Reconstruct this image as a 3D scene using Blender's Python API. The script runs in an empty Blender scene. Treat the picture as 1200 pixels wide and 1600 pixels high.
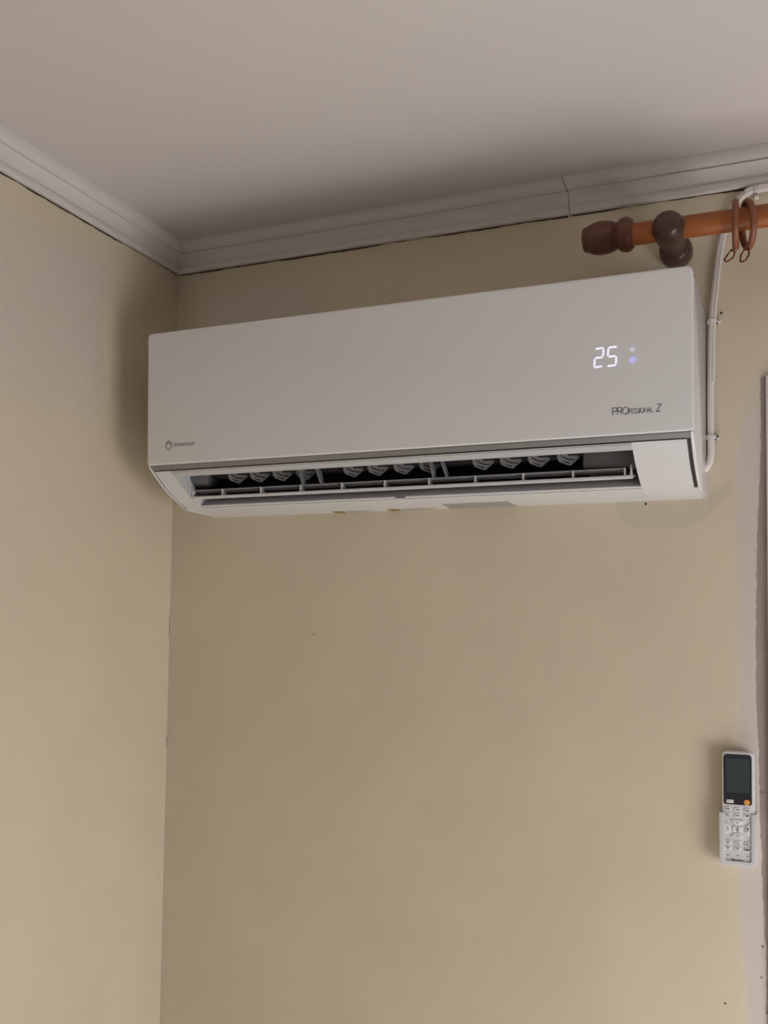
import bpy, bmesh, math, random
from mathutils import Vector, Matrix

random.seed(7)
S = bpy.context.scene
COL = S.collection

# ------------------------------------------------------------------ camera
cam_d = bpy.data.cameras.new('camera')
cam = bpy.data.objects.new('camera', cam_d)
COL.objects.link(cam)
YAW, PITCH, ROLL = 0.396045885, 0.0546476911, 0.0128049269
fw = Vector((-math.sin(YAW) * math.cos(PITCH), math.cos(YAW) * math.cos(PITCH), math.sin(PITCH)))
rt = Vector((math.cos(YAW), math.sin(YAW), 0))
up = rt.cross(fw)
cr, sr = math.cos(ROLL), math.sin(ROLL)
rt, up = cr * rt + sr * up, -sr * rt + cr * up
M = Matrix.Identity(4)
for i in range(3):
    M[i][0], M[i][1], M[i][2] = rt[i], up[i], -fw[i]
M.translation = Vector((1.07448125, -1.51480034, 1.65995239))
cam.matrix_world = M
cam_d.sensor_fit = 'VERTICAL'
cam_d.sensor_height = 24
cam_d.lens = 24 * 1530.794 / 1600
cam_d.shift_x = -10.246 / 1600
cam_d.shift_y = 104.643 / 1600
cam_d.clip_start = 0.02
S.camera = cam

# ------------------------------------------------------------------ world, daylight, exposure
W = bpy.data.worlds.new('world')
S.world = W
W.use_nodes = True
W.node_tree.nodes['Background'].inputs[0].default_value = (0.80, 0.90, 1.0, 1)
W.node_tree.nodes['Background'].inputs[1].default_value = 0.5


def area(name, loc, aim, sx, sy, watts, col):
    d = bpy.data.lights.new(name, 'AREA')
    d.shape = 'RECTANGLE'
    d.size, d.size_y = sx, sy
    d.energy = watts
    d.color = col
    o = bpy.data.objects.new(name, d)
    COL.objects.link(o)
    o.location = loc
    o.rotation_euler = (Vector(aim) - Vector(loc)).to_track_quat('-Z', 'Y').to_euler()
    return o


# daylight coming in through the balcony door on the right, sun on the floor in front of it, a window behind the camera and an added fill light to the right with no real lamp there
area('door_daylight', (1.70, 0.10, 1.00), (1.70, -1.0, 0.60), 1.15, 1.80, 6, (0.97, 0.98, 1.04))
area('rear_window_daylight', (0.85, -3.36, 1.25), (0.9, 0, 1.25), 0.6, 0.9, 0.9, (0.97, 0.98, 1.04))
area('side_fill_light', (1.92, -0.76, 1.03), (0.45, -0.1, 1.52), 0.75, 0.80, 12.0, (0.99, 0.98, 1.00))
sun_d = bpy.data.lights.new('sun', 'SUN')
sun_d.energy = 17
sun_d.angle = 0.009
sun_d.color = (0.985, 0.98, 1.02)
sun = bpy.data.objects.new('sun', sun_d)
COL.objects.link(sun)
sun.rotation_euler = Vector((-0.45, -0.80, -1.15)).to_track_quat('-Z', 'Y').to_euler()

vs = S.view_settings
vs.view_transform = 'Standard'
vs.look = 'None'
vs.gamma = 1
vs.exposure = -0.1
vs.use_curve_mapping = False


# ------------------------------------------------------------------ materials
def new_mat(name, col, rough=0.5, metal=0.0, bump=0.0, bscale=300, var=0.0, vscale=8, emit=None, estr=0, spec=0.5):
    m = bpy.data.materials.new(name)
    m.use_nodes = True
    nt = m.node_tree
    b = nt.nodes['Principled BSDF']
    b.inputs['Base Color'].default_value = (*col, 1)
    b.inputs['Roughness'].default_value = rough
    b.inputs['Metallic'].default_value = metal
    b.inputs['Specular IOR Level'].default_value = spec
    tc = nt.nodes.new('ShaderNodeTexCoord')
    if var:
        n = nt.nodes.new('ShaderNodeTexNoise')
        n.inputs['Scale'].default_value = vscale
        n.inputs['Detail'].default_value = 4
        nt.links.new(tc.outputs['Object'], n.inputs['Vector'])
        mx = nt.nodes.new('ShaderNodeMix')
        mx.data_type = 'RGBA'
        mx.inputs[6].default_value = (*[c * (1 - var) for c in col], 1)
        mx.inputs[7].default_value = (*[min(1, c * (1 + var)) for c in col], 1)
        nt.links.new(n.outputs['Fac'], mx.inputs[0])
        nt.links.new(mx.outputs[2], b.inputs['Base Color'])
    if bump:
        n = nt.nodes.new('ShaderNodeTexNoise')
        n.inputs['Scale'].default_value = bscale
        n.inputs['Detail'].default_value = 3
        nt.links.new(tc.outputs['Object'], n.inputs['Vector'])
        bp = nt.nodes.new('ShaderNodeBump')
        bp.inputs['Strength'].default_value = bump
        bp.inputs['Distance'].default_value = 0.001
        nt.links.new(n.outputs['Fac'], bp.inputs['Height'])
        nt.links.new(bp.outputs['Normal'], b.inputs['Normal'])
    if emit:
        b.inputs['Emission Color'].default_value = (*emit, 1)
        b.inputs['Emission Strength'].default_value = estr
    return m


class NG:
    """small helper to write mask arithmetic in a node tree"""

    def __init__(s, m):
        s.nt = m.node_tree
        tc = s.nt.nodes.new('ShaderNodeTexCoord')
        s.vec = tc.outputs['Object']
        sp = s.nt.nodes.new('ShaderNodeSeparateXYZ')
        s.nt.links.new(s.vec, sp.inputs[0])
        s.x, s.y, s.z = sp.outputs[0], sp.outputs[1], sp.outputs[2]

    def put(s, sock, v):
        if isinstance(v, (int, float)):
            sock.default_value = v
        elif isinstance(v, tuple):
            sock.default_value = (*v, 1)
        else:
            s.nt.links.new(v, sock)

    def m(s, op, a, b=0.0, c=0.0):
        n = s.nt.nodes.new('ShaderNodeMath')
        n.operation = op
        s.put(n.inputs[0], a)
        s.put(n.inputs[1], b)
        s.put(n.inputs[2], c)
        return n.outputs[0]

    def noise(s, scale, detail=4, rough=0.55, stretch=None):
        n = s.nt.nodes.new('ShaderNodeTexNoise')
        n.inputs['Scale'].default_value = scale
        n.inputs['Detail'].default_value = detail
        n.inputs['Roughness'].default_value = rough
        if stretch:
            mp = s.nt.nodes.new('ShaderNodeMapping')
            mp.inputs['Scale'].default_value = stretch
            s.nt.links.new(s.vec, mp.inputs[0])
            s.nt.links.new(mp.outputs[0], n.inputs['Vector'])
        else:
            s.nt.links.new(s.vec, n.inputs['Vector'])
        return n.outputs['Fac']

    def step(s, v, a, b):
        n = s.nt.nodes.new('ShaderNodeMapRange')
        n.interpolation_type = 'SMOOTHSTEP'
        s.put(n.inputs[0], v)
        n.inputs[1].default_value, n.inputs[2].default_value = a, b
        return n.outputs[0]

    def curve(s, v, pts, lo, hi, vlo, vhi):
        """piecewise function of v through pts [(v, value)]"""
        t = s.m('DIVIDE', s.m('SUBTRACT', v, lo), hi - lo)
        n = s.nt.nodes.new('ShaderNodeFloatCurve')
        c = n.mapping.curves[0]
        q = sorted([((a - lo) / (hi - lo), (b - vlo) / (vhi - vlo)) for a, b in pts])
        c.points[0].location = q[0]
        c.points[1].location = q[-1]
        for a in q[1:-1]:
            c.points.new(*a)
        for k in c.points:
            k.handle_type = 'VECTOR'
        n.mapping.update()
        s.put(n.inputs['Value'], t)
        return s.m('MULTIPLY_ADD', n.outputs[0], vhi - vlo, vlo)

    def mix(s, f, a, b):
        n = s.nt.nodes.new('ShaderNodeMix')
        n.data_type = 'RGBA'
        s.put(n.inputs[0], f)
        s.put(n.inputs[6], a)
        s.put(n.inputs[7], b)
        return n.outputs[2]

    def bump(s, h, strength, dist=0.001, normal=None):
        n = s.nt.nodes.new('ShaderNodeBump')
        n.inputs['Strength'].default_value = strength
        n.inputs['Distance'].default_value = dist
        s.put(n.inputs['Height'], h)
        if normal is not None:
            s.nt.links.new(normal, n.inputs['Normal'])
        return n.outputs[0]


BEIGE = (0.675, 0.585, 0.435)
PLASTER = (0.63, 0.56, 0.50)


def wall_paint(g, beige):
    n = g.noise(5, 5)
    return g.mix(g.step(n, 0.3, 0.7), tuple(c * 0.965 for c in beige), tuple(min(1, c * 1.025) for c in beige))


def make_wall_back():
    m = new_mat('painted_plaster_back', BEIGE, 0.62)
    g = NG(m)
    b = m.node_tree.nodes['Principled BSDF']
    c = wall_paint(g, BEIGE)
    edge_n = g.m('MULTIPLY', g.m('SUBTRACT', g.noise(16, 5, 0.6), 0.5), 0.012)
    fine_n = g.m('MULTIPLY', g.m('SUBTRACT', g.noise(70, 4, 0.6), 0.5), 0.006)
    # bare filler beside the door frame
    e1 = g.curve(g.z, [(1.05, 0.998), (1.1988, 0.994), (1.288, 0.9885), (1.5166, 0.9875), (1.749, 0.9888), (1.938, 0.990),
                       (1.9944, 0.999), (2.05, 1.014), (2.12, 1.03)], 1.0, 2.2, 0.95, 1.05)
    d1 = g.m('SUBTRACT', g.m('ADD', g.x, edge_n), e1)
    soft = g.m('MULTIPLY', g.step(g.z, 2.07, 1.95), g.step(d1, -0.004, 0.007))
    c = g.mix(g.m('MULTIPLY', soft, 0.9), c, PLASTER)
    # raw mortar right against the frame
    e2 = g.curve(g.z, [(1.0, 1.0262), (1.1144, 1.0255), (1.221, 1.0257), (1.2385, 1.0234), (1.31, 1.0214), (1.3819, 1.0194), (1.4725, 1.0175),
                       (1.5638, 1.0147), (1.656, 1.0145), (1.7954, 1.0172), (1.8795, 1.0213), (1.9358, 1.0243), (2.04, 1.0242)], 1.0, 2.1, 1.0, 1.05)
    d2 = g.m('SUBTRACT', g.m('ADD', g.x, fine_n), e2)
    mort = g.m('MULTIPLY', g.step(d2, -0.0008, 0.0012), g.step(g.z, 2.046, 2.038))
    mc = g.mix(g.noise(40, 5, 0.65, (1.0, 1.0, 0.25)), (0.27, 0.215, 0.185), (0.43, 0.36, 0.315))
    spots = g.m('MULTIPLY', g.step(g.noise(180, 2), 0.69, 0.74), 0.8)
    mc = g.mix(spots, mc, (0.10, 0.075, 0.06))
    c = g.mix(mort, c, mc)
    # rubbed stain on the wall under the unit
    qx = g.m('POWER', g.m('ABSOLUTE', g.m('DIVIDE', g.m('SUBTRACT', g.m('ADD', g.x, edge_n), 0.886), 0.073)), 3.0)
    qz = g.m('POWER', g.m('ABSOLUTE', g.m('DIVIDE', g.m('SUBTRACT', g.z, 1.868), 0.046)), 3.0)
    qd = g.m('ADD', qx, qz)
    rim = g.m('MULTIPLY', g.step(g.m('ADD', qd, g.m('MULTIPLY', edge_n, 20)), 1.25, 0.75), g.m('MULTIPLY_ADD', g.noise(35, 4), 0.3, 0.22))
    c = g.mix(rim, c, (0.53, 0.47, 0.38))
    # darker diagonal band to the right of the unit's lower corner
    dg = g.m('SUBTRACT', g.z, g.m('MULTIPLY_ADD', g.x, 0.75, 1.145))
    sc = g.m('MULTIPLY', g.step(g.m('ABSOLUTE', dg), 0.022, 0.004), g.m('MULTIPLY', g.step(g.x, 0.945, 0.955), g.step(g.x, 1.0, 0.97)))
    c = g.mix(g.m('MULTIPLY', sc, 0.35), c, (0.50, 0.43, 0.34))
    # filled patch in the corner above the unit
    px = g.m('MULTIPLY', g.step(g.m('ADD', g.x, g.m('MULTIPLY', edge_n, 4)), 0.05, 0.075), g.step(g.m('ADD', g.x, g.m('MULTIPLY', edge_n, 5)), 0.40, 0.22))
    pz = g.m('MULTIPLY', g.step(g.z, 2.12, 2.15), g.step(g.m('ADD', g.z, g.m('MULTIPLY', edge_n, 3)), 2.31, 2.26))
    c = g.mix(g.m('MULTIPLY', g.m('MULTIPLY', px, pz), 0.6), c, PLASTER)
    # old drip marks by the corner
    cr_ = g.m('MULTIPLY', g.step(g.m('ADD', g.x, fine_n), 0.018, 0.008), g.step(g.z, 1.87, 1.80))
    c = g.mix(g.m('MULTIPLY', cr_, 0.25), c, PLASTER)
    m.node_tree.links.new(c, b.inputs['Base Color'])
    h = g.m('ADD', g.m('MULTIPLY', g.noise(260, 3), 0.6), g.noise(60, 3))
    nrm = g.bump(h, 0.22, 0.0012)
    nrm = g.bump(g.m('ADD', g.m('MULTIPLY', mort, -1.0), g.m('MULTIPLY', soft, -0.3)), 0.7, 0.002, nrm)
    m.node_tree.links.new(nrm, b.inputs['Normal'])
    return m


def make_wall_left():
    m = new_mat('painted_plaster_left', BEIGE, 0.62)
    g = NG(m)
    b = m.node_tree.nodes['Principled BSDF']
    c = wall_paint(g, BEIGE)
    en = g.m('MULTIPLY', g.m('SUBTRACT', g.noise(14, 5, 0.6), 0.5), 0.03)
    pz0 = g.m('ADD', g.z, g.m('MULTIPLY', en, 3.0))
    py = g.step(g.m('ADD', g.y, en), -0.205, -0.222)
    pz = g.m('MULTIPLY', g.step(pz0, 1.95, 2.09), g.step(g.m('ADD', g.m('ADD', g.z, en), g.m('MULTIPLY', g.y, 0.0)), 2.295, 2.255))
    blot = g.step(g.noise(9, 5, 0.6), 0.25, 0.62)
    f = g.m('MULTIPLY', g.m('MULTIPLY', py, pz), g.m('MULTIPLY_ADD', blot, 0.5, 0.45))
    c = g.mix(f, c, (0.64, 0.56, 0.485))
    m.node_tree.links.new(c, b.inputs['Base Color'])
    h = g.m('ADD', g.m('MULTIPLY', g.noise(260, 3), 0.6), g.noise(60, 3))
    nrm = g.bump(h, 0.22, 0.0012)
    nrm = g.bump(g.m('MULTIPLY', f, g.noise(45, 4)), 0.5, 0.003, nrm)
    m.node_tree.links.new(nrm, b.inputs['Normal'])
    return m


MT = dict(
    wall_back=make_wall_back(),
    wall_left=make_wall_left(),
    wall=new_mat('painted_plaster', (.24,.22,.19), 0.65, bump=0.2, bscale=200, var=0.03),
    ceiling=new_mat('ceiling_paint', (0.66,0.605,0.565), 0.7, bump=0.12, bscale=260, var=0.015, vscale=3),
    trim=new_mat('trim_paint', (0.70, 0.66, 0.63), 0.55, bump=0.15, bscale=120, var=0.03, vscale=30),
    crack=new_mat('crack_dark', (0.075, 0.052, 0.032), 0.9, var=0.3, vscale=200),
    floor=new_mat('floor_tile', (0.60,0.58,0.55), 0.45, var=0.2, vscale=6),
    frame=new_mat('frame_white', (0.80, 0.77, 0.76), 0.4, var=0.02),
    ac=new_mat('ac_white_plastic', (0.79, 0.775, 0.765), 0.32, bump=0.03, bscale=700),
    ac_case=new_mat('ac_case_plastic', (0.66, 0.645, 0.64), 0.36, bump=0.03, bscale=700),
    ac_side=new_mat('ac_gloss_plastic', (0.76, 0.74, 0.73), 0.16, bump=0.01, bscale=500),
    ac_in=new_mat('ac_grey_plastic', (0.30, 0.295, 0.30), 0.5, bump=0.03, bscale=500),
    vane=new_mat('vane_grey_plastic', (0.25, 0.245, 0.24), 0.5, bump=0.03, bscale=500),
    motor=new_mat('motor_dark_grey_plastic', (0.12, 0.117, 0.118), 0.5, bump=0.03, bscale=500),
    lip=new_mat('lip_light_grey_plastic', (0.50, 0.49, 0.49), 0.4, bump=0.02, bscale=500),
    dark=new_mat('fan_black_plastic', (0.022, 0.020, 0.019), 0.6, bump=0.05, bscale=200),
    strip=new_mat('satin_grey_strip', (0.245, 0.235, 0.225), 0.38, metal=0.35, bump=0.02, bscale=300),
    slot=new_mat('slot_dark_metal', (0.035, 0.032, 0.032), 0.35, metal=0.3, bump=0.02, bscale=300),
    ink=new_mat('ink_dark_grey', (0.05, 0.047, 0.045), 0.6, var=0.1, vscale=300),
    ink_grey=new_mat('ink_grey', (0.42, 0.40, 0.38), 0.55, var=0.05, vscale=300),
    led=new_mat('led_white', (0.8, 0.8, 0.85), 0.5, emit=(0.76, 0.76, 1.0), estr=0.75, var=0.02),
    led_blue=new_mat('led_lilac', (0.5, 0.5, 0.7), 0.5, emit=(0.42, 0.42, 0.95), estr=0.55, var=0.02),
    led_dim=new_mat('led_dim', (0.65, 0.65, 0.75), 0.5, emit=(0.62, 0.60, 0.78), estr=0.42, var=0.02),
    wood=None, wood_dark=None,
    ring=new_mat('ring_brown_wood', (0.235, 0.080, 0.036), 0.4, bump=0.05, bscale=200, var=0.15, vscale=60),
    wire=new_mat('hook_copper_wire', (0.20, 0.045, 0.018), 0.35, metal=0.4, var=0.1, vscale=200),
    cable=new_mat('cable_white_pvc', (0.74, 0.69, 0.64), 0.42, bump=0.03, bscale=200),
    clip=new_mat('clip_white_plastic', (0.74, 0.69, 0.66), 0.4, bump=0.03, bscale=200),
    nail=new_mat('nail_steel', (0.42, 0.40, 0.37), 0.35, metal=0.8, bump=0.05, bscale=800),
    hole=new_mat('hole_black', (0.015, 0.012, 0.010), 0.9, var=0.2, vscale=500),
    remote=new_mat('remote_white_plastic', (0.66, 0.645, 0.645), 0.4, bump=0.02, bscale=900),
    key=new_mat('key_white_rubber', (0.735, 0.715, 0.71), 0.5, bump=0.02, bscale=900),
    gloss_black=new_mat('remote_black_gloss', (0.014, 0.012, 0.016), 0.28, bump=0.01, bscale=300),
    lcd=new_mat('lcd_slate', (0.036, 0.047, 0.050), 0.35, bump=0.01, bscale=300),
    lcd_dark=new_mat('lcd_segment', (0.022, 0.030, 0.033), 0.4, var=0.05),
    orange=new_mat('key_orange_rubber', (0.80, 0.33, 0.055), 0.45, bump=0.02, bscale=900),
    label_grey=new_mat('label_silver', (0.33, 0.31, 0.28), 0.45, var=0.12, vscale=120),
    label_white=new_mat('label_white', (0.60, 0.57, 0.52), 0.5, var=0.04, vscale=120),
    yellow=new_mat('label_yellow', (0.26, 0.20, 0.04), 0.5, var=0.08, vscale=120),
)


def wood_mat(name, c0, c1, rough, axis):
    m = new_mat(name, c0, rough)
    g = NG(m)
    b = m.node_tree.nodes['Principled BSDF']
    st = (6, 60, 60) if axis == 'x' else (60, 6, 60)
    n = g.noise(2.0, 6, 0.6, st)
    n2 = g.noise(9, 3)
    c = g.mix(g.step(n, 0.35, 0.68), c0, c1)
    c = g.mix(g.m('MULTIPLY', n2, 0.25), c, tuple(k * 0.6 for k in c0))
    m.node_tree.links.new(c, b.inputs['Base Color'])
    m.node_tree.links.new(g.bump(n, 0.08, 0.0005), b.inputs['Normal'])
    return m


MT['wood'] = wood_mat('rod_honey_wood', (0.33, 0.092, 0.019), (0.41, 0.122, 0.027), 0.42, 'x')
MT['wood_dark'] = wood_mat('turned_dark_wood', (0.125, 0.043, 0.022), (0.155, 0.054, 0.027), 0.33, 'x')
MT['wood_bracket'] = wood_mat('bracket_dark_wood', (0.070, 0.034, 0.024), (0.088, 0.042, 0.030), 0.33, 'y')


# ------------------------------------------------------------------ mesh helpers (world coordinates; children are shifted to their parent's base)
class MB:
    def __init__(s):
        s.v, s.f = [], []

    def add(s, vs_, fs_):
        o = len(s.v)
        s.v += [tuple(a) for a in vs_]
        s.f += [tuple(o + i for i in f) for f in fs_]
        return s

    def box(s, x0, x1, y0, y1, z0, z1):
        return s.add([(x, y, z) for x in (x0, x1) for y in (y0, y1) for z in (z0, z1)],
                     [(0, 1, 3, 2), (4, 6, 7, 5), (0, 4, 5, 1), (2, 3, 7, 6), (0, 2, 6, 4), (1, 5, 7, 3)])

    def prism_x(s, poly, x0, x1):
        """closed (y,z) polygon extruded along x"""
        n = len(poly)
        s.add([(x0, *p) for p in poly] + [(x1, *p) for p in poly],
              [tuple(range(n)), tuple(range(2 * n - 1, n - 1, -1))] + [(i, i + n, (i + 1) % n + n, (i + 1) % n) for i in range(n)])
        return s

    def prism_y(s, poly, y0, y1):
        """closed (x,z) polygon extruded along y"""
        n = len(poly)
        s.add([(p[0], y0, p[1]) for p in poly] + [(p[0], y1, p[1]) for p in poly],
              [tuple(range(n)), tuple(range(2 * n - 1, n - 1, -1))] + [(i, i + n, (i + 1) % n + n, (i + 1) % n) for i in range(n)])
        return s

    def tube(s, pts, r, n=10, closed=False):
        pts = [Vector(p) for p in pts]
        k = len(pts)
        rings = []
        ref = None
        for i, p in enumerate(pts):
            a = pts[(i - 1) % k] if (closed or i > 0) else p
            b = pts[(i + 1) % k] if (closed or i < k - 1) else p
            t = (b - a).normalized()
            if ref is None:
                ref = t.orthogonal().normalized()
            ref = (ref - t * ref.dot(t)).normalized()
            q = t.cross(ref)
            rr = r[i] if isinstance(r, (list, tuple)) else r
            rings.append([p + rr * (math.cos(2 * math.pi * j / n) * ref + math.sin(2 * math.pi * j / n) * q) for j in range(n)])
        vs_ = [v for rg in rings for v in rg]
        fs_ = []
        for i in range(k if closed else k - 1):
            i2 = (i + 1) % k
            for j in range(n):
                fs_.append((i * n + j, i * n + (j + 1) % n, i2 * n + (j + 1) % n, i2 * n + j))
        if not closed:
            fs_ += [tuple(range(n - 1, -1, -1)), tuple(range((k - 1) * n, k * n))]
        return s.add(vs_, fs_)

    def lathe(s, prof, org, axis, n=40):
        """prof [(t, r)] turned about axis ('x' or 'y') through org"""
        vs_, fs_ = [], []
        for t, r in prof:
            for j in range(n):
                a = 2 * math.pi * j / n
                c, d = r * math.cos(a), r * math.sin(a)
                vs_.append((org[0] + t, org[1] + c, org[2] + d) if axis == 'x' else (org[0] + c, org[1] + t, org[2] + d))
        k = len(prof)
        for i in range(k - 1):
            for j in range(n):
                fs_.append((i * n + j, i * n + (j + 1) % n, (i + 1) * n + (j + 1) % n, (i + 1) * n + j))
        fs_ += [tuple(range(n)), tuple(range((k - 1) * n, k * n))]
        return s.add(vs_, fs_)

    def stroke(s, pts, w, fn, d=0.0003, closed=False):
        """flat ribbon along 2-D points, placed by fn(u,v,depth)->xyz"""
        pts = [Vector((*p, 0)).to_2d() for p in pts]
        k = len(pts)
        L, R = [], []
        for i in range(k):
            a = pts[(i - 1) % k] if (closed or i > 0) else None
            b = pts[(i + 1) % k] if (closed or i < k - 1) else None
            t1 = (pts[i] - a).normalized() if a is not None else None
            t2 = (b - pts[i]).normalized() if b is not None else None
            if t1 is None: t1 = t2
            if t2 is None: t2 = t1
            t = (t1 + t2)
            t = t.normalized() if t.length > 1e-6 else t1
            nrm = Vector((-t.y, t.x))
            cs = max(0.5, nrm.dot(Vector((-t1.y, t1.x))))
            L.append(pts[i] + nrm * w / 2 / cs)
            R.append(pts[i] - nrm * w / 2 / cs)
        vs_, fs_ = [], []
        for i in range(k):
            for q in (L[i], R[i]):
                vs_ += [fn(q.x, q.y, 0), fn(q.x, q.y, d)]
        for i in range(k if closed else k - 1):
            a, b = 4 * i, 4 * ((i + 1) % k)
            fs_ += [(a + 1, a + 3, b + 3, b + 1), (a, b, b + 2, a + 2), (a, a + 1, b + 1, b), (a + 2, b + 2, b + 3, a + 3)]
        if not closed:
            e = 4 * (k - 1)
            fs_ += [(0, 2, 3, 1), (e, e + 1, e + 3, e + 2)]
        return s.add(vs_, fs_)

    def poly(s, pts, fn, d=0.0003):
        n = len(pts)
        return s.add([fn(u, v, d) for u, v in pts] + [fn(u, v, 0) for u, v in pts],
                     [tuple(range(n)), tuple(range(2 * n - 1, n - 1, -1))] + [(i, i + n, (i + 1) % n + n, (i + 1) % n) for i in range(n)])

    def build(s, name, mat, parent=None, base=None, smooth=40, bevel=0, bseg=2):
        off = Vector(base) if base else (WORLD[parent.name] if parent else Vector((0, 0, 0)))
        me = bpy.data.meshes.new(name)
        me.from_pydata([tuple(Vector(a) - off) for a in s.v], [], s.f)
        bm = bmesh.new()
        bm.from_mesh(me)
        bmesh.ops.recalc_face_normals(bm, faces=bm.faces)
        if bevel:
            ed = [e for e in bm.edges if len(e.link_faces) == 2 and e.calc_face_angle(0) > math.radians(50)]
            bmesh.ops.bevel(bm, geom=ed, offset=bevel, segments=bseg, affect='EDGES', profile=0.5, clamp_overlap=True)
        bm.to_mesh(me)
        bm.free()
        if smooth:
            me.shade_smooth()
            me.set_sharp_from_angle(angle=math.radians(smooth))
        me.materials.append(MT[mat])
        o = bpy.data.objects.new(name, me)
        COL.objects.link(o)
        if parent:
            o.parent = parent
            o.location = (0, 0, 0)
            if base:
                o.location = off - WORLD[parent.name]
            WORLD[o.name] = Vector(off)
        else:
            o.location = off
            WORLD[o.name] = Vector(off)
        return o


WORLD = {}


def thing(name, label, cat, loc, group=None):
    o = bpy.data.objects.new(name, None)
    COL.objects.link(o)
    o.location = loc
    o.empty_display_size = 0.05
    WORLD[o.name] = Vector(loc)
    return tag(o, label, cat, group)


def tag(o, label, cat, group=None):
    o['label'] = label
    o['category'] = cat
    if group:
        o['group'] = group
    return o


def struct(o, label=None, cat=None):
    o['kind'] = 'structure'
    if label:
        o['label'] = label
    if cat:
        o['category'] = cat
    return o


def rrect(x0, x1, z0, z1, r, seg=6):
    """rounded rectangle, r = (bl, br, tr, tl)"""
    if not isinstance(r, tuple):
        r = (r,) * 4
    out = []
    for (cx, cz, a0), rr in zip(((x0, z0, 180), (x1, z0, 270), (x1, z1, 0), (x0, z1, 90)), r):
        ox = cx + (rr if cx == x0 else -rr)
        oz = cz + (rr if cz == z0 else -rr)
        for k in range(seg + 1):
            a = math.radians(a0 + 90 * k / seg)
            out.append((ox + rr * math.cos(a), oz + rr * math.sin(a)))
    return out


def text_mesh(mb, body, fn, size, bold=0.0, xs=1.0):
    """built-in lettering turned into flat geometry"""
    c = bpy.data.curves.new('lettering', 'FONT')
    c.body = body
    c.size = size
    c.offset = bold
    c.resolution_u = 3
    o = bpy.data.objects.new('lettering', c)
    COL.objects.link(o)
    dg = bpy.context.evaluated_depsgraph_get()
    me = bpy.data.meshes.new_from_object(o.evaluated_get(dg))
    mb.add([fn(v.co.x * xs, v.co.y, 0.0003) for v in me.vertices], [tuple(p.vertices) for p in me.polygons])
    bpy.data.objects.remove(o)
    bpy.data.curves.remove(c)
    bpy.data.meshes.remove(me)


# ------------------------------------------------------------------ room
CE = 2.3788
RX, RY = 3.3, -3.4
DX0, DX1, DZ = 1.0319, 2.36, 2.041
wb = MB()
wb.box(-0.25, DX0, 0, 0.25, 0, CE).box(DX0, DX1, 0, 0.25, DZ, CE).box(DX1, RX + 0.25, 0, 0.25, 0, CE)
wall_back = struct(wb.build('wall_back', 'wall_back', smooth=0), 'beige painted back wall with patched plaster beside the door frame', 'wall')
wall_left = struct(MB().box(-0.25, 0, RY, 0, 0, CE).build('wall_left', 'wall_left', smooth=0), 'beige painted left wall with a pale filled patch near the cornice', 'wall')
struct(MB().box(RX, RX + 0.25, RY, 0, 0, CE).build('wall_right', 'wall', smooth=0), 'plain beige wall on the right out of view', 'wall')
wr = MB().box(-0.25, 0.4, RY - 0.25, RY, 0, CE).box(1.3, RX + 0.25, RY - 0.25, RY, 0, CE).box(0.4, 1.3, RY - 0.25, RY, 0, 0.7).box(0.4, 1.3, RY - 0.25, RY, 1.8, CE)
struct(wr.build('wall_rear', 'wall', smooth=0), 'beige wall behind the viewer with a window opening', 'wall')
struct(MB().box(-0.25, RX + 0.25, RY - 0.25, 0.25, CE, CE + 0.2).build('ceiling', 'ceiling', smooth=0), 'plain off-white painted ceiling', 'ceiling')
struct(MB().box(-0.25, RX + 0.25, RY - 0.25, 0.25, -0.2, 0).build('floor', 'floor', smooth=0), 'pale floor below the view', 'floor')
# door frame of the balcony door
fr = MB()
fr.box(DX0, DX0 + 0.06, -0.006, 0.10, 0, DZ).box(DX1 - 0.06, DX1, -0.006, 0.10, 0, DZ).box(DX0 + 0.06, DX1 - 0.06, -0.006, 0.10, DZ - 0.06, DZ)
struct(fr.build('door_1', 'frame', smooth=30, bevel=0.0006), 'white door frame at the right edge beside bare mortar', 'door frame')

# cornice
PROF = [(0.0, 2.3266), (0.0072, 2.3263), (0.0084, 2.3276), (0.0086, 2.3366), (0.0078, 2.3378), (0.0058, 2.3384), (0.0062, 2.3425),
        (0.0085, 2.3490), (0.0125, 2.3545), (0.0182, 2.3580), (0.0160, 2.3600), (0.0212, 2.3626), (0.0246, 2.3664), (0.0270, 2.3712), (0.0279, 2.3760), (0.0279, CE), (0.0, CE)]


def cornice(name, ends, label):
    """ends: two functions profile point -> xyz"""
    a = [ends[0](i, d, z) for i, (d, z) in enumerate(PROF)]
    b = [ends[1](i, d, z) for i, (d, z) in enumerate(PROF)]
    n = len(PROF)
    NS = 90
    mb = MB()
    vs_ = []
    for s_ in range(NS + 1):
        t = s_ / NS
        for i in range(n):
            p = Vector(a[i]).lerp(Vector(b[i]), t)
            if 1 <= i <= 13 and 0 < s_ < NS:
                p += Vector((random.uniform(-1, 1), random.uniform(-1, 1), random.uniform(-1, 1))) * (0.00025 if i > 2 else 0.0007)
            vs_.append(p)
    fs_ = [tuple(range(n)), tuple(range((NS + 1) * n - 1, NS * n - 1, -1))]
    for s_ in range(NS):
        for i in range(n):
            j = (i + 1) % n
            fs_.append((s_ * n + i, s_ * n + j, (s_ + 1) * n + j, (s_ + 1) * n + i))
    mb.add(vs_, fs_)
    return struct(mb.build(name, 'trim', smooth=35), label, 'cornice')


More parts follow.
